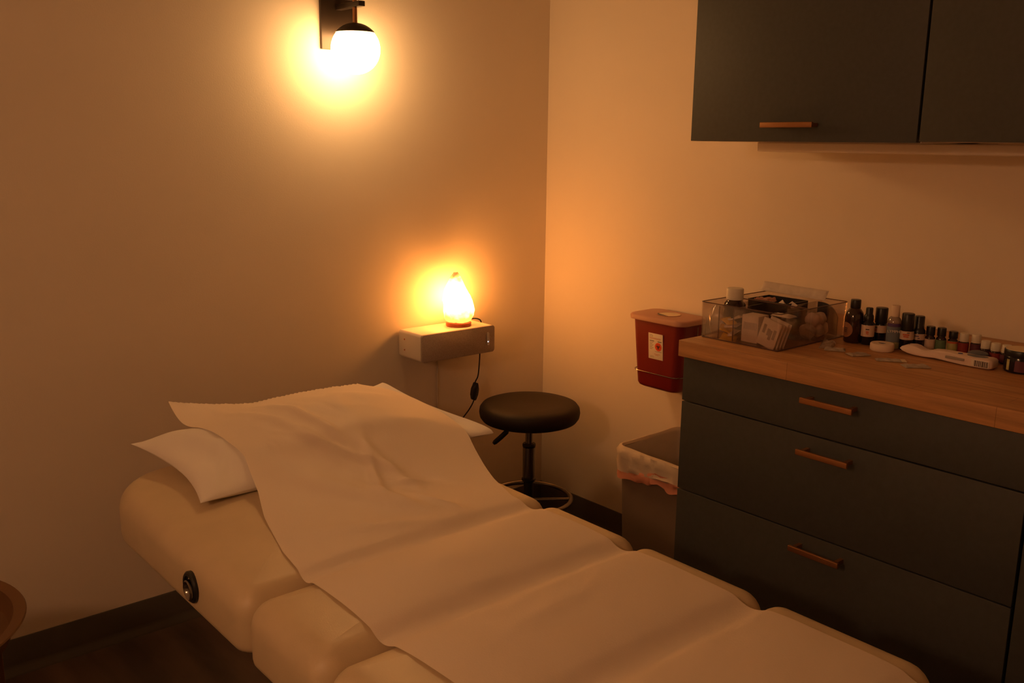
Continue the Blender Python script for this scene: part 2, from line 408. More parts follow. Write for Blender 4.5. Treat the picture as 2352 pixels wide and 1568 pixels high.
sw.rings([[(a*x, b*.010, z) for a, b in ((1, .6), (.6, 1), (-.6, 1), (-1, .6), (-1, -.6), (-.6, -1), (.6, -1), (1, -.6))] for x, z in sws])
swo = sw.build('cord_switch', M_cord, cord); swo.location = (.0845, .020, -.243); swo.rotation_euler = (0, math.radians(10), 0)

# ------------------------------------------------------------------ stool
st = thing('rolling_stool', (-.352, -.322, 0), 'round black vinyl rolling stool with chrome column in the corner', 'stool')
MB().lathe([(0, .477), (.10, .477), (.140, .479), (.153, .484), (.1600, .494), (.1625, .508), (.1605, .522), (.153, .532), (.138, .5375), (.10, .5385), (.05, .538), (0, .537)], (0,0,0), 64).build('seat', M_seat, st)
MB().lathe([(.055, .472), (.055, .477), (.03, .477)], (0,0,0), 24).build('seat_plate', M_black, st)
MB().lathe([(0, .30), (.0125, .30), (.0125, .474), (0, .474)], (0,0,0), 24).build('gas_piston', M_chrome, st)
MB().lathe([(.0125, .402), (.019, .402), (.0215, .399), (.0215, .392), (.019, .389), (.0125, .389)], (0,0,0), 24).build('collar', M_black, st)
MB().lathe([(0, .285), (.0185, .283), (.0195, .29), (.0205, .389), (0, .389)], (0,0,0), 32).build('column', M_chrome, st)
MB().lathe([(.019, .284), (.023, .281), (.023, .276), (.016, .270), (.015, .12), (.022, .10), (.028, .095), (.028, .07), (0, .07)], (0,0,0), 32).build('lower_column', M_black, st)
lv = MB().tube([(-.012, .010, .470), (-.040, .034, .455), (-.056, .048, .438)], .004, 8).build('height_lever', M_black, st)
MB().tube([(-.053, .045, .441), (-.057, .049, .437), (-.070, .060, .420), (-.084, .072, .403), (-.088, .075, .398)], [.006, .0085, .0085, .008, .005], 12).build('lever_grip', M_black, lv)
fr = MB().tube([(.14*math.cos(2*PI*k/64), .14*math.sin(2*PI*k/64), .214) for k in range(64)], .0075, 12, True).build('foot_ring', M_chrome, st)
for k in range(4):
    a = math.radians(-42+90*k)
    MB().tube([(.014*math.cos(a), .014*math.sin(a), .207), (.14*math.cos(a), .14*math.sin(a), .212)], .0055, 10).build('ring_spoke', M_chrome, fr)
for k in range(5):
    a = math.radians(20+72*k); ca, sa = math.cos(a), math.sin(a)
    lg = MB().tube([(.02*ca, .02*sa, .088), (.12*ca, .12*sa, .082), (.20*ca, .20*sa, .068), (.215*ca, .215*sa, .062)], [.014, .012, .010, .008], 10).build('leg', M_chrome, st)
    wh = MB()
    Mw = Matrix.Rotation(a+PI/2, 3, 'Z') @ Matrix.Rotation(PI/2, 3, 'X')
    for s in (-.011, .011): wh.lathe([(0, -.006+s), (.021, -.006+s), (.024, -.003+s), (.024, .003+s), (.021, .006+s), (0, .006+s)], (.215*ca, .215*sa, .0245), 20, Mw)
    wh.lathe([(0, .02), (.006, .02), (.006, .062), (0, .062)], (.215*ca, .215*sa, 0), 10)
    wh.build('caster', M_black, lg)

# ------------------------------------------------------------------ treatment table
bed = thing('treatment_table', (-1.345, -1.4, 0), 'tan vinyl treatment table with segmented padded top', 'treatment table')
BX0, BX1 = -1.690, -.983; BZ = .609; DOME = .016
SEAMS = [-.365, -1.105, -1.365, -1.655, -1.95, -2.36]
def B(x, y, z): return (x+1.345, y+1.4, z)
for i in range(5):
    y1, y0 = SEAMS[i]-.001, SEAMS[i+1]+.001
    R = (.16, .16, .042, .042) if i == 0 else ((.042,)*4 if i < 4 else (.042, .042, .08, .08))
    R = (R[0], R[1], R[2], R[3])
    mb = cushion(BX0+1.345, BX1+1.345, y0+1.4, y1+1.4, .492, BZ, R, .042, DOME, 10, 14)
    c = mb.build('cushion', M_vinyl, bed, 60)
    if i == 0:
        k = MB()
        Mx = Matrix.Rotation(-PI/2, 3, 'Y')
        k.lathe([(.0300, -.006), (.0300, .003), (.027, .006), (.022, .006), (.021, -.002), (0, -.002)], (0,0,0), 24, Mx)
        s1 = k.build('arm_socket', M_blackcap, c); s1.location = B(-1.6915, -.893, .549)
        k2 = MB().lathe([(.0195, .001), (.0195, .008), (.017, .010), (.014, .008), (.012, .003), (0, .003)], (0,0,0), 24, Mx).build('socket_ring', M_chrome, c)
        k2.location = B(-1.6925, -.896, .5455)
MB().box(*[q for q in (BX0+.06+1.345, BX1-.06+1.345)], -2.30+1.4, -.46+1.4, .462, .4915, .004).build('top_frame', M_white, bed)
MB().box(-.19, .19, -.65, .20, .05, .462, .02).build('pedestal', M_white, bed)
MB().box(-.26, .26, -.78, .34, 0, .05, .012).build('floor_base', M_white, bed)

def bed_top(x, y):
    if x < BX0 or x > BX1: return 0.5
    for i in range(5):
        y1, y0 = SEAMS[i], SEAMS[i+1]
        if y0 <= y <= y1:
            cx = (BX0+BX1)/2; hx = (BX1-BX0)/2; cy = (y0+y1)/2; hy = (y1-y0)/2
            u = abs((x-cx)/hx); v = abs((y-cy)/hy)
            z = BZ+DOME*(1-u**2.5)*(1-v**2.5)
            r = .042; d = min(y1-y, y-y0)
            if d < r: z -= r-math.sqrt(max(0, r*r-(r-d)**2))
            d = min(x-BX0, BX1-x)
            if d < r: z -= r-math.sqrt(max(0, r*r-(r-d)**2))
            return z
    return .5
# ------------------------------------------------------------------ pillow
PC = {'BL': Vector((-1.606, -.345, .663)), 'FL': Vector((-1.596, -.715, .632)), 'FR': Vector((-.885, -.785, .657)), 'BR': Vector((-.930, -.350, .697))}
def pillow_pt(a, b):
    """a: -1 left .. 1 right, b: -1 front .. 1 back"""
    s, t = (a+1)/2, (b+1)/2
    p = PC['FL']*(1-s)*(1-t)+PC['FR']*s*(1-t)+PC['BL']*(1-s)*t+PC['BR']*s*t
    p = p.copy(); p.x -= .030*a*(1-b*b); p.y -= .024*b*(1-a*a)
    th = .060*max(0, (1-abs(a)**2.4)*(1-abs(b)**2.4))**.6
    w_ = noise.noise(Vector((a*2.2, b*2.6, 3.1)))*.010+noise.noise(Vector((a*5, b*3, 8)))*.004
    w_ += .008*math.sin(a*16+b*2.2)*math.exp(-((a+.78)/.2)**2)
    if a > 0: th = max(th*(1-.28*a*a), .017*min(1, a)**6*max(0, 1-abs(b)**6)**.5)
    w_ += .007*math.exp(-((a+.70-.22*b)/.045)**2)*max(0, 1-((b+.5)/.55)**2)
    return p, th, w_*(1-a*a)**.3*(1-b*b)**.3 if abs(a) < 1 and abs(b) < 1 else 0
NA, NB = 72, 48
top = []; bot = []
for j in range(NB+1):
    for i in range(NA+1):
        a = -1+2*i/NA; b = -1+2*j/NB
        a = math.sin(a*PI/2)*.4+a*.6; b = math.sin(b*PI/2)*.4+b*.6
        p, th, w_ = pillow_pt(a, b)
        lo = bed_top(p.x, p.y)+.002 if BX0 < p.x < BX1 else .5
        zb = max(lo, p.z-th*.9); zt = max(zb+.0008, p.z+th+w_)
        top.append((p.x, p.y, zt)); bot.append((p.x, p.y, min(zb, zt-.0008) if th < 1e-4 else zb))
mb = MB(); W = NA+1; nT = len(top); v = top+bot; f = []
for j in range(NB):
    for i in range(NA):
        q = (j*W+i, j*W+i+1, (j+1)*W+i+1, (j+1)*W+i); f.append(q); f.append(tuple(reversed([k+nT for k in q])))
bd = [i for i in range(W)]+[j*W+NA for j in range(1, NB+1)]+[NB*W+i for i in range(NA-1, -1, -1)]+[j*W for j in range(NB-1, 0, -1)]
for k in range(len(bd)):
    p, q = bd[k], bd[(k+1) % len(bd)]; f.append((q, p, p+nT, q+nT))
mb.add(v, f)
pil = mb.build('pillow', M_pillow, None, 75); tag(pil, 'white pillow lying at the head of the tan treatment table under the paper', 'pillow')

# ------------------------------------------------------------------ paper sheet
NX, NY = 84, 260
YS = np.linspace(-.318, -2.33, NY)
def interp(y, tab):
    ys = [t[0] for t in tab][::-1]; xs = [t[1] for t in tab][::-1]
    return float(np.interp(y, ys, xs))
LT = [(-.318, -1.505), (-.38, -1.498), (-.50, -1.475), (-.65, -1.468), (-.76, -1.492), (-.85, -1.523), (-1.0, -1.560), (-1.14, -1.577), (-1.36, -1.582), (-1.55, -1.576), (-2.4, -1.58)]
RT = [(-.318, -.985), (-.50, -.955), (-.65, -.945), (-.76, -.950), (-.85, -.980), (-.95, -1.018), (-1.04, -1.045), (-1.2, -1.047), (-2.4, -1.05)]
pillow_grid = np.array(top)
def pillow_top_at(x, y):
    d = (pillow_grid[:, 0]-x)**2+(pillow_grid[:, 1]-y)**2
    k = np.argpartition(d, 4)[:4]; dd = np.sqrt(d[k])
    if dd.min() > .016: return 0
    wt = 1/(dd+1e-4); return float((pillow_grid[k, 2]*wt).sum()/wt.sum())
XG = np.zeros((NY, NX)); YG = np.zeros((NY, NX)); Bz = np.zeros((NY, NX)); onp = np.zeros((NY, NX))
for j, y in enumerate(YS):
    xl, xr = interp(y, LT), interp(y, RT)
    for i in range(NX):
        x = xl+(xr-xl)*i/(NX-1); yy = y
        XG[j, i] = x; YG[j, i] = yy
        z = bed_top(x, yy)
        if yy > -.83:
            pz = pillow_top_at(x, yy)
            if pz > z: z = pz; onp[j, i] = 1
        Bz[j, i] = max(z, .593)
Z = Bz+.0025
for it in range(420):
    P = np.pad(Z, 1, mode='edge')
    A = (P[:-2, 1:-1]+P[2:, 1:-1]+P[1:-1, :-2]+P[1:-1, 2:])/4
    sag = np.where(YG > -1.03, .00002, .00022)
    Znew = np.maximum(Bz+.0025, A-sag)
    if it > 26: Znew = np.where(YG > -1.05, Znew, Z)
    Z = Znew
# creases and soft folds of the paper itself
def ridge(x, y, p0, p1, wdt, amp):
    p0 = np.array(p0); p1 = np.array(p1); d = p1-p0; L = np.linalg.norm(d); d = d/L
    t = ((x-p0[0])*d[0]+(y-p0[1])*d[1]); s = (x-p0[0])*(-d[1])+(y-p0[1])*d[0]
    e = np.exp(-np.maximum(0, np.maximum(-t, t-L))**2/(.02**2))*np.sin(np.pi*np.clip(t/L, .08, .92))
    return amp*e*np.exp(-(s/wdt)**2)
K = [((-1.36, -.60), (-1.16, -.86), .010, .009), ((-1.20, -.70), (-1.30, -.95), .011, .010), ((-1.26, -.84), (-1.10, -.92), .010, .008), ((-1.24, -.9), (-1.17, -1.06), .012, .008), ((-1.40, -.36), (-1.27, -.78), .016, .010), ((-1.31, -.40), (-1.235, -.76), .013, .012), ((-1.26, -.44), (-1.17, -.70), .02, -.007),
     ((-1.22, -.66), (-1.19, -.90), .014, .012), ((-1.42, -.70), (-1.20, -1.05), .030, .012), ((-1.17, -.78), (-1.12, -1.02), .03, -.008),
     ((-1.30, -.80), (-1.25, -1.00), .012, .006), ((-1.10, -.42), (-1.22, -.62), .025, .006), ((-1.50, -.95), (-1.20, -1.08), .02, .006),
     ((-1.5, -1.5), (-1.12, -1.44), .02, .003), ((-1.5, -1.2), (-1.2, -1.25), .03, .003)]
for p0, p1, wd, am in K: Z = Z+ridge(XG, YG, p0, p1, wd, am)
Z = np.maximum(Z, Bz+.0018)
# the torn end lifts and curls at its left corner
lift = np.clip((YG+.42)/.10, 0, 1)**2
sx = (XG-XG[:, :1])/(XG[:, -1:]-XG[:, :1])
Z = Z+lift*(.052*np.clip(1-sx/.42, 0, 1)**1.3+.001)
verts = []; faces = []
for j in range(NY):
    for i in range(NX):
        y = YG[j, i]
        if j == 0: y += .0030*((i % 2)*2-1)+.007*noise.noise(Vector((i*.37, 0, 2)))
        n_ = .0012*noise.noise(Vector((XG[j, i]*14, y*14, 1)))
        verts.append((XG[j, i], y, Z[j, i]+n_))
for j in range(NY-1):
    for i in range(NX-1):
        a = j*NX+i; faces.append((a, a+1, a+NX+1, a+NX))
pm = MB().add(verts, faces).build('exam_paper', M_paper, None, 180)
tag(pm, 'long sheet of cream exam paper with a torn end laid over the pillow and table', 'paper')

# ------------------------------------------------------------------ waste bin
bn = thing('waste_bin', (-.16, -.89, 0), 'tall beige rectangular waste bin between the wall and the base cabinets', 'bin')
def Bn(x, y, z): return (x+.16, y+.89, z)
def bring(z, t, off=0): # taper t 0 bottom .. 1 top
    ins = .018*(1-t)-off
    return rrect(-.152, .135, -.218, .218, .03+off, z, ins, 6)
rg = [bring(0, 0, -.004), bring(.003, 0), bring(.24, .5), bring(.460, 1), bring(.472, 1, .003), bring(.472, 1, -.003), bring(.44, 1, -.004), bring(.03, .03, -.004)]
MB().rings(rg).build('bin_body', M_bin, bn, 50)
# liner folded over the rim: a pleated ring with a wavy lower hem
def liner(zlo, off, seed, mt, name, ztop=.478, inner=True):
    base = rrect(-.152, .135, -.218, .218, .03, 0, 0, 6)
    P = []; 
    for i in range(len(base)):
        p, q = Vector(base[i]), Vector(base[(i+1) % len(base)]); n_ = max(1, int((q-p).length/.008))
        for k in range(n_): P.append(p.lerp(q, k/n_))
    c = Vector((-.0085, 0, 0)); rings_ = []
    prof = [(-.024, -.20), (-.014, -.10), (-.008, -.04), (-.005, -.01), (.000, .002), (.006, .0), (.010, -.012), (.010, -.028), (.009, -.045), (.011, -.058), (.006, -.068)]
    if not inner: prof = [(.0065, -.040), (.0075, -.055), (.008, -.066), (.0075, -.078)]
    for (o_, dz) in prof:
        rr = []
        for i, p in enumerate(P):
            ax = 1 if abs(p.x-c.x)/.143 > abs(p.y)/.218 else 0
            n_ = Vector((math.copysign(1, p.x-c.x), 0, 0)) if ax else Vector((0, math.copysign(1, p.y), 0))
            nz = noise.noise(Vector((p.x*9, p.y*9+p.x*4, dz*62+seed)))
            nz2 = noise.noise(Vector((p.x*24, p.y*24, dz*75+seed+p.y*9)))
            o2 = o_+(abs(nz)*.014+abs(nz2)*.012 if o_ > .002 else 0)+off
            z = ztop+dz*(1+.3*noise.noise(Vector((p.x*9, p.y*9, seed)))) + (.006*nz if dz > -.15 else 0)
            if dz < -.06: z += .012*nz2
            rr.append((p.x+n_.x*o2, p.y+n_.y*o2, z))
        rings_.append(rr)
    return MB().rings(rings_, False, False).build(name, mt, bn, 60)
liner(0, 0, 4.2, M_liner, 'bin_liner')
liner(0, 0, 9.1, M_liner2, 'liner_hem', inner=False)

# ------------------------------------------------------------------ sharps container
sh = thing('sharps_container', (0, -.645, .612), 'red sharps disposal container with pink lid hung on the wall beside the cabinets', 'container')
def sring(z, t, off=0): # box from wall plate outwards
    e = .016*(1-t)
    return rrect(-.135+e*.6-off, -.018+off*.0, -.100+e-off, .098-e+off, .026, z, 0, 7)
MB().rings([sring(0, 0, -.01), sring(.004, 0, -.003), sring(.012, .03), sring(.06, .28), sring(.13, .62), sring(.214, 1)]).build('body', M_red, sh, 50)
def lring(z, off): return rrect(-.135-off, -.012, -.100-off, .098+off, .03, z, 0, 7)
ld_ = MB().rings([lring(.212, .006), lring(.213, .010), lring(.224, .011), lring(.228, .0085), lring(.2295, .004)])
lid = ld_.build('lid', M_lid, sh, 50)
MB().lathe([(.0375, .2293), (.0385, .2310), (.036, .2312), (.035, .2293), (.0375, .2293)], (-.073, 0, 0), 40).build('opening_rim', M_lid, lid)
MB().lathe([(0, .2302), (.0352, .2302), (.0352, .2294)], (-.073, 0, 0), 40).build('drop_flap', M_cream, lid)
cr = MB()
pts = [(-.073+.0345*math.cos(a), .0345*math.sin(a), .2307) for a in [math.radians(110+110*k/16) for k in range(17)]]
inn = [(-.073+.0345*math.cos(a)+.014*math.sin(PI*k/16), .0345*math.sin(a)-.004*math.sin(PI*k/16), .2307) for k, a in enumerate([math.radians(110+110*k/16) for k in range(17)])]
cr.add(pts+inn, [(k, k+1, k+18, k+17) for k in range(16)]).build('open_slot', M_black, lid)
# wire bracket
wr = MB()
wpath = []
for p in rrect(-.1345, -.004, -.0925, .0905, .028, .052, 0, 7): wpath.append((p[0], p[1], p[2]))
wr.tube(wpath, .0016, 8, True)
for y in (-.0945,):
    wr.tube([(-.060, y-.006, .052), (-.060, y-.010, .205)], .0014, 8); wr.tube([(-.025, y-.006, .052), (-.025, y-.010, .205)], .0014, 8)
    wr.tube([(-.060, y-.0095, .17), (-.004, y-.0095, .17)], .0014, 8)
wr.box(-.004, -.0002, -.07, .07, .03, .20, .001)
wr.build('wire_bracket', M_chrome, sh)
# label with the biohazard sign
lb = MB().box(-.0008, 0, -.0285, .0285, -.0405, .0405, .0003).build('warning_label', M_label, sh)
lb.location = (-.1325, -.004, .1375); lb.rotation_euler = (0, math.radians(-4), 0)
lk = MB(); lr = MB(); lg_ = MB()
def strip(mb_, y0, y1, z, h=.0011, x=-.0007): mb_.box(x-.0004, x, y0, y1, z-h/2, z+h/2)
strip(lk, .006, .0235, .0165, .0018); strip(lk, -.0235, -.008, .0165, .0018)
for (y0, y1, z) in ((.012, .024, .036), (.010, .024, .033), (.010, .024, .030)): strip(lg_, y0, y1, z, .0009)
for (y0, y1, z) in ((-.020, .024, .026), (-.019, .023, .0235), (-.017, .006, -.024), (-.011, .001, -.027)): strip(lr, y0, y1, z, .0010)
for k in range(9): strip(lg_, .008+.003*(k % 3), .024, .0125-.0028*k, .0010)
strip(lg_, -.024, .002, -.0155, .0012); strip(lg_, .008, .022, -.032, .0010); strip(lg_, .006, .022, -.035, .0008)
lk.build('arrow_marks', M_ink, lb); lr.build('red_print', M_inkred, lb); lg_.build('small_print', M_inkgrey, lb)
Mx = Matrix.Rotation(-PI/2, 3, 'Y')
dsc = MB().lathe([(0, .0006), (.0128, .0006), (.0132, 0)], (-.0008, -.0105, .000), 32, Mx).build('biohazard_disc', M_orange, lb)
bz = MB()
for k in range(3):
    a = math.radians(90+120*k); cy, cz = .0040*math.cos(a), .0040*math.sin(a)
    arc = [(-.0017, -.0105+cy+.0042*math.cos(a+t), cz+.0042*math.sin(a+t)) for t in [math.radians(35+290*q/20) for q in range(21)]]
    bz.tube(arc, [.0002]+[.0005]*3+[.0009]*13+[.0005]*3+[.0002], 6)
bz.tube([(-.0017, -.0105+.0026*math.cos(t), .0026*math.sin(t)) for t in [2*PI*q/20 for q in range(20)]], .0004, 6, True)
bz.build('biohazard_sign', M_ink, dsc)

# ------------------------------------------------------------------ base cabinets and worktop
def drawer_handle(mb_, yc, z, xf, L=.116):
    mb_.box(xf-.034, xf-.027, yc-L/2, yc+L/2, z-.006, z+.006, .0012)
    for s in (-1, 1): mb_.box(xf-.028, xf, yc+s*(L/2-.010)-.004, yc+s*(L/2-.010)+.004, z-.004, z+.004)
    return mb_
XF = -.6055
cab = thing('base_cabinet', (-.30, -1.517, 0), 'dark green-grey base cabinet with three drawers under the oak worktop', 'cabinet')
y0, y1 = -1.8985, -1.136
def Lc(mb_, name, m_, par, ang=40):
    mb_.v = [(x+.30, y+1.517, z) for x, y, z in mb_.v]; return mb_.build(name, m_, par, ang)
bx = MB()
bx.box(XF+.020, -.002, y1-.019, y1-.001, .10, .876); bx.box(XF+.020, -.002, y0+.001, y0+.019, .10, .876)
bx.box(XF+.020, -.002, y0+.019, y1-.019, .10, .118); bx.box(-.012, -.002, y0+.019, y1-.019, .118, .876)
bx.box(XF+.03, -.02, y0+.019, y1-.019, .862, .876)
Lc(bx, 'carcass', M_front, cab)
Lc(MB().box(-.55, -.53, y0, y1, 0, .10), 'plinth', M_front, cab)
for (z0, z1, hz) in ((.7715, .8735, .848), (.5555, .7685, .738), (.1050, .5525, .5255)):
    d = Lc(MB().box(XF, XF+.018, y0+.0015, y1-.0005, z0, z1, .0009), 'drawer', M_front, cab)
    Lc(drawer_handle(MB(), -1.521, hz, XF), 'handle', M_brass, d)
cab2 = thing('base_cabinet', (-.30, -2.2, 0), 'dark green-grey base cabinet with plain doors at the right edge of the photo', 'cabinet')
def Lc2(mb_, name, m_, par):
    mb_.v = [(x+.30, y+2.2, z) for x, y, z in mb_.v]; return mb_.build(name, m_, par)
ya, yb = -2.51, -1.9015
bx = MB()
bx.box(XF+.020, -.002, yb-.019, yb-.001, .10, .876); bx.box(XF+.020, -.002, ya+.001, ya+.019, .10, .876); bx.box(XF+.020, -.002, ya+.019, yb-.019, .10, .118); bx.box(-.012, -.002, ya+.019, yb-.019, .118, .876)
Lc2(bx, 'carcass', M_front, cab2); Lc2(MB().box(-.55, -.53, ya, yb, 0, .10), 'plinth', M_front, cab2)
dd = Lc2(MB().box(XF, XF+.018, ya+.0015, yb-.0015, .105, .8735, .0009), 'door', M_front, cab2)
Lc2(drawer_handle(MB(), -2.3, .80, XF), 'handle', M_brass, dd)
wt = MB().box(-.617, -.001, -2.56, -1.128, .8765, .914, .0012).build('worktop', M_wood)
tag(wt, 'oak butcher-block worktop running along the base cabinets', 'worktop')

# ------------------------------------------------------------------ wall cabinets
XU = -.39
def wall_cab(ya, yb, z0, label, hy, gname='wall cabinets above the worktop'):
    t = thing('wall_cabinet', (-.19, (ya+yb)/2, z0), label, 'cabinet')
    o = Vector((-.19, (ya+yb)/2, z0))
    def L_(mb_): mb_.v = [(x-o.x, y-o.y, z-o.z) for x, y, z in mb_.v]; return mb_
    zt = 2.125
    b_ = MB().box(XU+.020, -.001, ya+.001, ya+.018, z0, zt).box(XU+.020, -.001, yb-.018, yb-.001, z0, zt)
    b_.box(XU+.020, -.001, ya+.018, yb-.018, z0, z0+.018).box(XU+.020, -.001, ya+.018, yb-.018, zt-.018, zt).box(-.010, -.001, ya+.018, yb-.018, z0+.018, zt-.018)
    L_(b_).build('carcass', M_white, t)
    d = L_(MB().box(XU, XU+.018, ya+.0022, yb-.0008, z0+.0005, zt, .0009)).build('door', M_front, t)
    if hy is not None: L_(drawer_handle(MB(), hy, 1.400, XU, .134)).build('handle', M_brass, d)
    return t
wall_cab(-1.5325, -.9495, 1.3625, 'dark green-grey wall cabinet with one brass handle, nearest the room corner', -1.241)
wall_cab(-2.1225, -1.535, 1.3650, 'dark green-grey wall cabinet cut off by the right edge of the photo', None)
ll = MB().box(-.21, -.10, -2.1, -1.02, 1.3385, 1.3622, .004).build('under_cabinet_rail', M_white)
tag(ll, 'long white rail fixed under the wall cabinets', 'rail')

# ------------------------------------------------------------------ worktop clutter
ZT = .9145
CAMP = Vector((-2.28, -2.471))
def face_ang(x, y): return math.atan2(CAMP.y-y, CAMP.x-x)
def band(r, z0, z1, a0, a1, n=24, th=.0004):
    rings_ = [];
    pts = [a0+(a1-a0)*k/n for k in range(n+1)]
    v = [((r+d)*math.cos(a), (r+d)*math.sin(a), z) for a in pts for d, z in ((th, z0), (th, z1), (0, z1), (0, z0))]
    f = []
    for k in range(n):
        for q in range(4): f.append((k*4+q, k*4+(q+1) % 4, (k+1)*4+(q+1) % 4, (k+1)*4+q))
    f.append((0, 1, 2, 3)); f.append(tuple(n*4+q for q in (3, 2, 1, 0)))
    return MB().add(v, f)
def bottle(name, x, y, r, h_body, neck_r, cap, body_m, cap_m, label, lab=None, lab_m=None, cat='bottle', group=None, body_prof=None):
    t = thing(name, (x, y, ZT), label, cat, group, face_ang(x, y))
    hb = h_body
    prof = body_prof or [(0, 0), (r*.9, 0), (r, r*.12), (r, hb*.78), (r*.93, hb*.86), (r*.72, hb*.93), (neck_r, hb*.97), (neck_r, hb), (0, hb)]
    b = MB().lathe(prof, seg=36).build('body', body_m, t)
    if isinstance(cap, tuple): cr_, z0, z1 = cap; cp = [(cr_*.97, z0), (cr_, z0+.001), (cr_*.985, z1-.0015), (cr_*.92, z1), (0, z1)]
    else: cp = cap
    c = MB().lathe([(0, cp[0][1])]+cp, seg=32).build('cap', cap_m, t)
    if lab:
        z0, z1, a = lab; band(r, z0, z1, -a, a).build('label', lab_m, t)
    return t
DG = math.radians
# 1 large amber bottle with round label
t = bottle('amber_bottle', -.312, -1.388, .0212, .080, .0105, (.0115, .079, .0985), M_amber, M_blackcap, 'tallest amber bottle with black cap and round brown label beside the clear organiser', body_prof=[(0, 0), (.019, 0), (.0212, .003), (.0212, .055), (.0205, .063), (.018, .070), (.0135, .076), (.0105, .079), (.0105, .082), (0, .082)])
v = []; f = []; nr = 8; na = 28
for i in range(nr+1):
    for k in range(na):
        rr = .0175*i/nr; a = 2*PI*k/na; s = rr*math.cos(a); z = .030+rr*math.sin(a); th = -DG(52)+s/.0214
        v.append((.0215*math.cos(th), .0215*math.sin(th), z))
for i in range(nr):
    for k in range(na): k2 = (k+1) % na; f.append((i*na+k, i*na+k2, (i+1)*na+k2, (i+1)*na+k))
MB().add(v, f).build('round_label', M_brownlab, t)
def lines_on(t, r, zs, a0, a1, m_, name='label_print'):
    if name == 'red_print' and len(zs) > 1:
        for q in zs: lines_on(t, r, [q], a0, a1, m_, name)
        return
    mb_ = MB()
    for (z, h, b0, b1) in zs:
        q = band(r+.0004, z-h/2, z+h/2, DG(b0), DG(b1), 6, .0003); mb_.add(q.v, q.f)
    mb_.build(name, m_, t)
lines_on(t, .0215, [(.034, .0016, -68, -38), (.030, .0016, -66, -40), (.026, .0012, -64, -42)], 0, 0, M_ink)
# 2 spray bottle
t = bottle('spray_bottle', -.309, -1.421, .0142, .056, .0095, [(.0105, .054), (.0108, .058), (.010, .066), (.0085, .068), (.0078, .070), (.0078, .082), (.007, .084), (0, .084)], M_dark, M_blackcap, 'dark bottle with black spray top and pale label, right of the tallest amber bottle', (.019, .045, DG(80)), M_peach)
lines_on(t, .0146, [(.036, .0022, -18, 12)], 0, 0, M_ink); lines_on(t, .0146, [(.0300, .0030, -15, 8), (.0262, .0022, -13, 8)], 0, 0, M_inkred, 'red_print')
# 3
t = bottle('roll_on_bottle', -.277, -1.434, .0140, .054, .011, (.0137, .048, .0825), M_dark, M_blackcap, 'dark bottle with wide tall black cap and pale label, behind the roll of white tape', (.026, .043, DG(80)), M_peach)
lines_on(t, .0144, [(.038, .0020, -50, -28)], 0, 0, M_ink); lines_on(t, .0144, [(.0335, .0024, -55, -30), (.030, .0018, -55, -30)], 0, 0, M_inkred, 'red_print')
# 4 clear bottle
t = bottle('clear_bottle', -.303, -1.479, .0150, .076, .0085, (.0092, .072, .0965), clear_mat('clear_bottle_plastic', (.75, .68, .66), .3, .1, .25, (.35, .28, .26)), M_tape, 'clear plastic bottle with pale pink cap and slate blue label', (.016, .050, DG(85)), M_bluelab, body_prof=[(0, 0), (.0145, 0), (.015, .002), (.015, .056), (.0145, .062), (.012, .068), (.0085, .072), (.0085, .075), (0, .075)])
band(.0151, .0505, .0575, -DG(60), DG(60)).build('purple_band', M_purple, t)
MB().lathe([(0, .001), (.0152, .001), (.0152, .015), (0, .015)], seg=36).build('pale_base', M_palegreen, t)
tm = Matrix.Rotation(PI/2, 4, 'Z') @ Matrix.Rotation(PI/2, 4, 'X')
text_mesh('label_text', 'LYMPH', .0085, Matrix.Translation((.0158, 0, .040)) @ tm, M_label, t)
# 5, 6
t = bottle('roll_on_bottle', -.294, -1.505, .0145, .046, .011, (.0133, .0435, .0815), M_dark, M_blackcap, 'dark bottle with tall black cap and pale orange-lettered label, right of the clear bottle', (.024, .043, DG(82)), M_peach)
lines_on(t, .0149, [(.040, .0015, 0, 22)], 0, 0, M_ink); lines_on(t, .0149, [(.0355, .0035, -32, 20), (.031, .0030, -25, 16)], 0, 0, M_inkred, 'orange_print')
t = bottle('dropper_bottle', -.266, -1.518, .0145, .046, .011, [(.0140, .037), (.0140, .042), (.0110, .047), (.0105, .048), (.0103, .073), (.0095, .0745), (0, .0745)], M_dark, M_blackcap, 'dark bottle with narrower tall black cap and purple-marked pale label, last of the tall bottles', (.0225, .036, DG(80)), M_peach)
lines_on(t, .0149, [(.031, .0020, -28, 5), (.0265, .0018, -5, 12)], 0, 0, M_purple)
# small black-cap oil bottles
def oil(x, y, cap_m, lab_m, label, r=.0108, h=.035, caph=.0185, ring=None, cat='bottle', lab=(.004, .026), group=None):
    t = bottle('oil_bottle', x, y, r, h, .0075, (.0094, h-.0010, h+caph), M_amber, cap_m, label, (lab[0], lab[1], DG(95)), lab_m, cat, group)
    if ring: band(.0094, h-.0045, h-.001, 0, 2*PI-.001, 28, .0001).build('cap_ring', ring, t)
    return t
oil(-.257, -1.5405, M_blackcap, M_peach, 'small black-capped oil bottle with pale peach label')
oil(-.248, -1.5610, M_blackcap, M_green, 'small black-capped oil bottle with green label', caph=.0175)
t = oil(-.240, -1.5835, M_blackcap, M_olive, 'small black-capped oil bottle with olive and orange label', caph=.014, h=.033)
band(.0112, .0215, .0255, -DG(85), DG(85)).build('orange_stripe', M_inkred, t)
G5 = 'white-capped oil bottles'
oil(-.238, -1.6060, M_whitecap, M_redlab, 'white-capped oil bottle with dark red label, first from the left of the white caps', ring=M_whitecap, h=.0325, caph=.014)
oil(-.231, -1.6290, M_whitecap, M_plumlab, 'white-capped oil bottle with plum label, second from the left of the white caps', ring=M_whitecap, h=.0325, caph=.014)
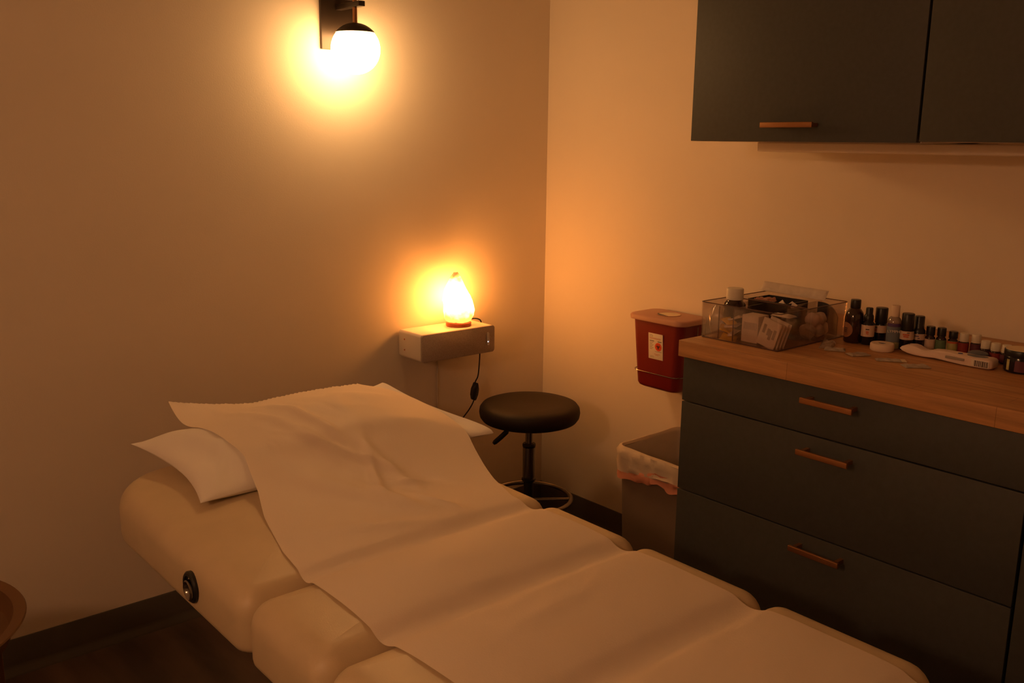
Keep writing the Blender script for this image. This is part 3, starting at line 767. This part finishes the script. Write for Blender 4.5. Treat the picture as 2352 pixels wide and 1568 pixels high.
oil(-.256, -1.6600, M_whitecap, M_plumlab, 'white-capped oil bottle behind the blue-grey lid, middle of the white caps', ring=M_whitecap, h=.0285, caph=.013, lab=(.004, .020))
oil(-.260, -1.6825, M_whitecap, M_redlab, 'white-capped oil bottle beside the thermometer end, fourth from the left of the white caps', ring=M_whitecap, h=.0275, caph=.013, lab=(.004, .020))
oil(-.262, -1.7050, M_whitecap, M_plumlab, 'white-capped oil bottle partly hidden by the black jar, last of the white caps', ring=M_whitecap, h=.0275, caph=.013, lab=(.004, .020))
# jar
jt = thing('cosmetic_jar', (-.306, -1.752, ZT), 'squat black jar with pale lid at the right end of the bottles', 'jar', None, face_ang(-.306, -1.752))
MB().lathe([(0, 0), (.029, 0), (.0315, .003), (.0315, .030), (.030, .033), (0, .033)], seg=48).build('body', M_dark, jt)
MB().lathe([(0, .0325), (.0315, .0325), (.0325, .0345), (.0325, .044), (.0315, .0455), (0, .0455)], seg=48).build('black_lid', M_blackcap, jt)
MB().lathe([(0, .0455), (.0305, .0455), (.0300, .0465), (0, .0468)], seg=48).build('lid_top', M_cream, jt)
band(.0316, .005, .027, -DG(52), -DG(40), 6).build('side_label', M_olive, jt)
band(.0316, .004, .026, -DG(20), DG(40), 12).build('front_label', M_plumlab, jt)
# tape roll
tp = thing('tape_roll', (-.345, -1.477, ZT), 'roll of white medical tape lying flat in front of the bottles', 'tape')
MB().lathe([(.0085, 0), (.0235, 0), (.0252, .002), (.0255, .008), (.0252, .0145), (.0235, .0165), (.0085, .0165), (.0085, 0)], seg=48).build('tape', M_tape, tp)
MB().lathe([(.0065, .0005), (.0085, .0005), (.0085, .0150), (.0065, .0150), (.0065, .0005)], seg=24).build('core', M_blue, tp)
# thermometer
th = thing('thermometer', (-.333, -1.624, ZT), 'white infrared thermometer with barcode sticker lying on the worktop', 'thermometer', None, 0)
# a body laid along y: side outline in (y, z), swept across its width
outl = [(.108, .012), (.104, .017), (.092, .0225), (.080, .024), (.070, .0225), (.060, .0175), (.052, .0160), (.044, .0170), (.034, .021), (.020, .0225), (.0, .0225), (-.030, .0215), (-.055, .0215), (-.080, .0225), (-.086, .0215), (-.090, .018),
        (-.0905, .008), (-.089, .003), (-.084, .0005), (-.06, .0), (-.03, .0), (.01, .0015), (.03, .003), (.055, .001), (.075, .0015), (.090, .004), (.102, .008)]
W_ = lambda y: .0125+.006*max(0, min(1, (.02-y)/.06))+.002*math.exp(-((y-.09)/.02)**2)
rings_ = []
for s in np.linspace(-1, 1, 11):
    k = math.sqrt(max(0, 1-abs(s)**4)); k = .80+.20*k; cy_, cz_ = .008, .0115
    rings_.append([(s*W_(y), cy_+(y-cy_)*(.97+.03*(k-.8)/.2), cz_+(z-cz_)*k) for y, z in outl])
tb = MB().rings(rings_).build('body', M_therm, th, 60)
th.rotation_euler = (0, 0, math.atan2(-.038, .20)*-1*0)
MB().lathe([(0, 0), (.0055, 0), (.0045, .0012), (0, .0014)], (-.004, -.020, .0215), 20).build('blue_button', M_navy, th)
sc = MB(); sc.rings([[(-.002+.010*k_*math.cos(a), -.055+.022*k_*math.sin(a), z_) for a in [2*PI*q/28 for q in range(28)]] for k_, z_ in ((1, .0212), (.96, .0226), (.5, .0228))]).build('display', M_blue, th)
MB().box(-.0200, -.0165, -.085, -.050, .0035, .0175, .0004).build('barcode_sticker', M_label, th)
bc = MB(); y = -.083
for w_ in (1.1, .5, .5, .9, .5, 1.4, .5, .7, .5, 1.0, .5, .7, .5, 1.3, .5):
    bc.box(-.0203, -.0199, y, y+w_*.0013, .0045, .0165); y += w_*.0013+.0009
bc.build('barcode', M_ink, th)
MB().box(-.0192, -.0150, -.035, .004, .0100, .0150, .0004).build('grey_sticker', M_inkgrey, th)
MB().lathe([(0, 0), (.0022, 0), (.0018, .0006), (0, .0007)], (-.006, .088, .0225), 12).build('sensor_dot', M_blue, th)
# blue-grey round lid behind
bl = thing('round_lid', (-.290, -1.660, ZT), 'blue-grey domed lid lying between the thermometer and white-capped bottles', 'lid')
MB().lathe([(0, 0), (.019, 0), (.021, .003), (.021, .016), (.0195, .020), (.014, .0225), (0, .024)], seg=40).build('dome', M_blue, bl)
# sachets
def crumple(L, Wd, seed, amp=.0022, n=12, m_=24):
    v = []; f = []
    for i in range(m_+1):
        for j in range(n+1):
            x = -Wd/2+Wd*j/n; y = -L/2+L*i/m_; e = min(1, min(Wd/2-abs(x), L/2-abs(y))/.004)
            nz = noise.noise(Vector((x*90, y*90, seed))); v.append((x, y, .0012+amp*e*(1+nz)))
    for i in range(m_):
        for j in range(n): a = i*(n+1)+j; f.append((a, a+1, a+n+2, a+n+1))
    nv = len(v); v += [(x, y, .0003) for x, y, z in v]; f += [tuple(reversed([k+nv for k in q])) for q in f]
    bdr = [j for j in range(n+1)]+[i*(n+1)+n for i in range(1, m_+1)]+[m_*(n+1)+j for j in range(n-1, -1, -1)]+[i*(n+1) for i in range(m_-1, 0, -1)]
    for k in range(len(bdr)): p, q = bdr[k], bdr[(k+1) % len(bdr)]; f.append((q, p, p+nv, q+nv))
    return MB().add(v, f)
def sachet(x, y, L, Wd, rot, seed, label, strip_=None, mat_=None):
    t = thing('sachet', (x, y, ZT), label, 'sachet', None, rot)
    crumple(L, Wd, seed).build('pouch', mat_ or M_foil, t, 30)
    if strip_: MB().box(-Wd/2, Wd/2, L/2-.002, L/2+.008, .0005, .0022).build('end_tab', M_cream, t)
    return t
sachet(-.425, -1.410, .044, .032, DG(30), 1, 'pale flat round-marked sachet nearest the clear organiser')
sachet(-.430, -1.468, .045, .030, DG(62), 5, 'crinkled clear sachet in front of the tape roll')
sachet(-.430, -1.538, .052, .022, DG(218), 9, 'narrow clear sachet with a cream end tab', True)
sachet(-.437, -1.600, .052, .030, DG(50), 13, 'crinkled clear sachet nearest the thermometer barcode end')
t = thing('plastic_wrapper', (-.400, -1.377, ZT), 'crumpled clear plastic wrapper beside the clear organiser', 'wrapper', None, DG(-65))
crumple(.075, .030, 21, .0055).build('film', M_bag, t, 30)

# clear organiser
og = thing('clear_organiser', (-.41, -1.236, ZT), 'clear acrylic organiser full of medical supplies on the oak worktop', 'organiser')
OX0, OX1, OY0, OY1, OH = -.140, .140, -.111, .104, .083
def wall_ring():
    o0 = [rrect(OX0, OX1, OY0, OY1, .008, z, ins, 4) for z, ins in ((.0008, .004), (.006, .0035), (OH, 0))]
    i0 = [rrect(OX0, OX1, OY0, OY1, .008, z, ins, 4) for z, ins in ((OH, .0022), (.006, .0055), (.003, .006))]
    return MB().rings(o0+i0)
wall_ring().build('tray', M_clear, og, 30)
rim = MB().tube([(p[0], p[1], OH+.0004) for p in rrect(OX0, OX1, OY0, OY1, .008, 0, .001, 4)], .0011, 6, True)
M_edge = mat('smoky_acrylic_edge', (.10, .05, .045), .2)
rim.build('rim_edge', M_edge, og)
MB().tube([(p[0], p[1], .0012) for p in rrect(OX0, OX1, OY0, OY1, .008, 0, .004, 4)], .0013, 6, True).build('bottom_edge', M_edge, og)
dv = MB().box(-.012, -.0105, OY0+.006, OY1-.006, .003, OH-.002)
dv.box(OX0+.006, -.012, .052, .0535, .003, OH-.004).box(OX0+.006, -.012, .012, .0135, .003, OH-.004).box(-.0105, OX1-.006, -.045, -.0435, .003, OH-.004)
dv.build('divider', M_clear, og)
for q in ((-.0122, -.0103, OY0+.006, OY1-.006, OH-.0035, OH-.0015), (OX0+.004, OX0+.0055, .0515, .0535, .003, OH-.004), (OX0+.004, OX0+.0055, .0115, .0135, .003, OH-.004)):
    MB().box(*q).build('divider_edge', M_edge, og)
OZ = ZT+.0035
def og_thing(name, x, y, z, label, cat, rz=0): return thing(name, (-.41+x, -1.236+y, OZ+z), label, cat, None, rz)
# amber bottle with white cap
t = og_thing('supplement_bottle', -.058, .068, 0, 'amber bottle with wide white cap standing in the clear organiser', 'bottle')
MB().lathe([(0, 0), (.024, 0), (.0265, .003), (.0265, .062), (.0255, .070), (.020, .077), (.0175, .080), (.0175, .084), (0, .084)], seg=40).build('body', M_amber, t)
MB().lathe([(0, .0815), (.0195, .0815), (.0200, .083), (.0202, .087), (.0195, .0875), (.0200, .089), (.0196, .1065), (.0180, .108), (0, .108)], seg=40).build('cap', M_whitecap, t)
# yellow and white packets
k = 0
for (dx, dy, dz, ry, rz, yel) in ((-.118, .036, .000, 12, 10, 1), (-.112, .029, .012, -14, -20, 0), (-.118, .040, .020, 20, 30, 1), (-.113, .030, .030, -10, 5, 0), (-.116, .038, .039, 12, -25, 1), (-.108, .027, .045, -20, 15, 0)):
    t = og_thing('wrapped_packet', dx, dy, dz, ['', 'bottom', 'second', 'third', 'fourth', 'fifth', 'top'][k+1]+(' yellow' if yel else ' white')+' packet of the pile in the organiser compartment left of the white box', 'packet')
    q = crumple(.036, .026, 30+k, .004, 8, 10).build('wrapper', M_yellow if yel else M_gauze, t, 30); t.rotation_euler = (DG(ry), DG(-35+8*k), DG(rz))
    k += 1
# white box
t = og_thing('gauze_box', -.098, -.020, 0, 'white cardboard box with grey print in the front of the organiser', 'box')
MB().box(-.020, .020, -.022, .022, 0, .062, .0015).build('carton', M_gauze, t)
pb = MB()
for i in range(9): pb.box(-.0206, -.0200, -.018+.004*i, -.0165+.004*i, .030, .046)
pb.build('printed_lines', mat('pale_grey_print', (.50, .46, .43), .6), t)
# leaning sachets
for i in range(4):
    t = og_thing('white_sachet', -.124+.010*i, -.066-.002*i, 0, ['front', 'second', 'third', 'rear'][i]+' of the white sachets with dark bars leaning at the organiser corner', 'sachet')
    MB().box(-.0012, .0012, -.024, .024, 0, .062-.003*(i % 2), .0008).build('pouch', M_gauze, t)
    b_ = MB()
    for (y_, z0_, z1_) in ((-.014, .022, .044), (-.004, .018, .040), (.002, .026, .042), (.014, .028, .048)): b_.box(-.0016, -.0012, y_-.0035, y_+.0035, z0_, z1_)
    b_.build('dark_bars', M_inkgrey, t); t.rotation_euler = (DG(15), DG(4), 0)
t = og_thing('folded_paper', -.075, -.078, .064, 'folded white paper strip lying over the leaning sachets', 'paper')
crumple(.05, .03, 44, .003).build('sheet', M_gauze, t, 30)
# dark case in the rear
t = og_thing('dark_case', .042, .010, 0, 'open dark case standing in the rear of the organiser', 'case')
cb_ = MB().rings([rrect(-.045, .045, -.048, .062, .004, z, i_, 3) for z, i_ in ((0, .001), (.001, 0), (.078, 0), (.078, .003), (.060, .004))]); cb_.build('shell', M_black, t)
for (dx, dy, s_, lab_) in ((.020, -.010, 1, 'left'), (.020, -.036, 2, 'right')):
    t = og_thing('tissue_tuft', dx, dy, .066, lab_+' crumpled white tissue tuft in the open dark case', 'tissue', DG(40*s_))
    v = []; f = []
    for a in range(9):
        an = 2*PI*a/9; rr = .012+.003*(a % 2); v.append((rr*math.cos(an), rr*.7*math.sin(an), .001+.004*(a % 3)))
    v.append((0, 0, .017)); v.append((0, 0, 0))
    for a in range(9): f.append((a, (a+1) % 9, 9)); f.append(((a+1) % 9, a, 10))
    MB().add(v, f).build('tissue', M_gauze, t, 10)
t = og_thing('red_wrapper', .030, .045, .070, 'shiny reddish wrapper lying on the dark case in the organiser', 'wrapper', DG(15))
crumple(.045, .05, 52, .006).build('film', mat('reddish_film', (.40, .16, .11), .25, spec=.7), t, 30)
t = og_thing('long_packet', .128, .030, OH+.006, 'long white packet lying across the back rim of the organiser', 'packet', DG(4))
crumple(.17, .028, 60, .0025, 10, 40).build('pouch', M_gauze, t, 30); t.rotation_euler = (DG(3), DG(-50), DG(4))
# cotton balls
cbm = []
for i, (dx, dy, dz, r) in enumerate(((.030, -.075, .018, .018), (.062, -.080, .017, .017), (.046, -.076, .042, .017), (.088, -.074, .018, .018), (.075, -.078, .043, .015))):
    t = og_thing('cotton_ball', dx, dy, dz, ['front', 'middle', 'upper front', 'rear', 'upper rear'][i]+' cotton ball in the right rear compartment of the organiser', 'cotton ball')
    bm = bmesh.new(); bmesh.ops.create_icosphere(bm, subdivisions=4, radius=r)
    for q in bm.verts: q.co *= 1+.16*noise.noise(q.co*90+Vector((i*3, 0, 0)))+.05*noise.noise(q.co*240)
    bm.verts.index_update(); mb_ = MB().add([q.co[:] for q in bm.verts], [[w_.index for w_ in p.verts] for p in bm.faces]); bm.free()
    mb_.build('fluff', M_cotton, t, 180)
t = og_thing('black_pouch', .112, -.074, 0, 'black curved pouch standing in the far right of the organiser', 'pouch')
v = []; f = []
for i in range(17):
    a = i/16; y_ = -.027+.054*a; zt = .074-.030*(1-a)**2*1.0
    for d in (0, .004): v += [(d+.010*math.sin(PI*a), y_, 0), (d+.010*math.sin(PI*a), y_, zt)]
for i in range(16):
    b0, b1 = i*4, i*4+4
    f += [(b0, b0+1, b1+1, b1), (b0+2, b1+2, b1+3, b0+3), (b0+1, b0+3, b1+3, b1+1), (b0, b1, b1+2, b0+2)]
f += [(0, 2, 3, 1), (64, 65, 67, 66)]
MB().add(v, f).build('sheet', M_black, t)
# clear bag in the left front
t = og_thing('clear_bag', -.105, .076, .002, 'crumpled clear plastic bag in the left end of the organiser', 'bag')
bg = MB(); rr_ = []
for z, s_ in ((0, .6), (.02, .95), (.045, 1), (.062, .8), (.070, .45)):
    rr_.append([(.024*s_*math.cos(a)*(1+.25*noise.noise(Vector((math.cos(a)*2, math.sin(a)*2, z*60)))), .020*s_*math.sin(a)*(1+.25*noise.noise(Vector((math.cos(a)*2, math.sin(a)*2, z*60+5)))), z) for a in [2*PI*q/24 for q in range(24)]])
bg.rings(rr_, True, False).build('film', M_bag, t, 30)

# ------------------------------------------------------------------ tray side table
tt = thing('tray_table', (-2.154, -.628, 0), 'round copper tray side table cut off by the left edge of the photo', 'side table')
MB().lathe([(0, .462), (.198, .462), (.206, .464), (.216, .498), (.236, .502), (.238, .499), (.236, .497), (.219, .493), (.210, .458), (0, .457)], seg=80).build('tray', M_gold, tt)
for k in range(4):
    a = math.radians(12+90*k); ca, sa = math.cos(a), math.sin(a)
    MB().tube([(.175*ca, .175*sa, .458), (.195*ca, .195*sa, .445), (.198*ca, .198*sa, .42), (.198*ca, .198*sa, .0)], .0065, 10).build('leg', M_gold, tt)
MB().tube([(.198*math.cos(2*PI*k/64), .198*math.sin(2*PI*k/64), .012) for k in range(64)], .0065, 8, True).build('base_ring', M_gold, tt)
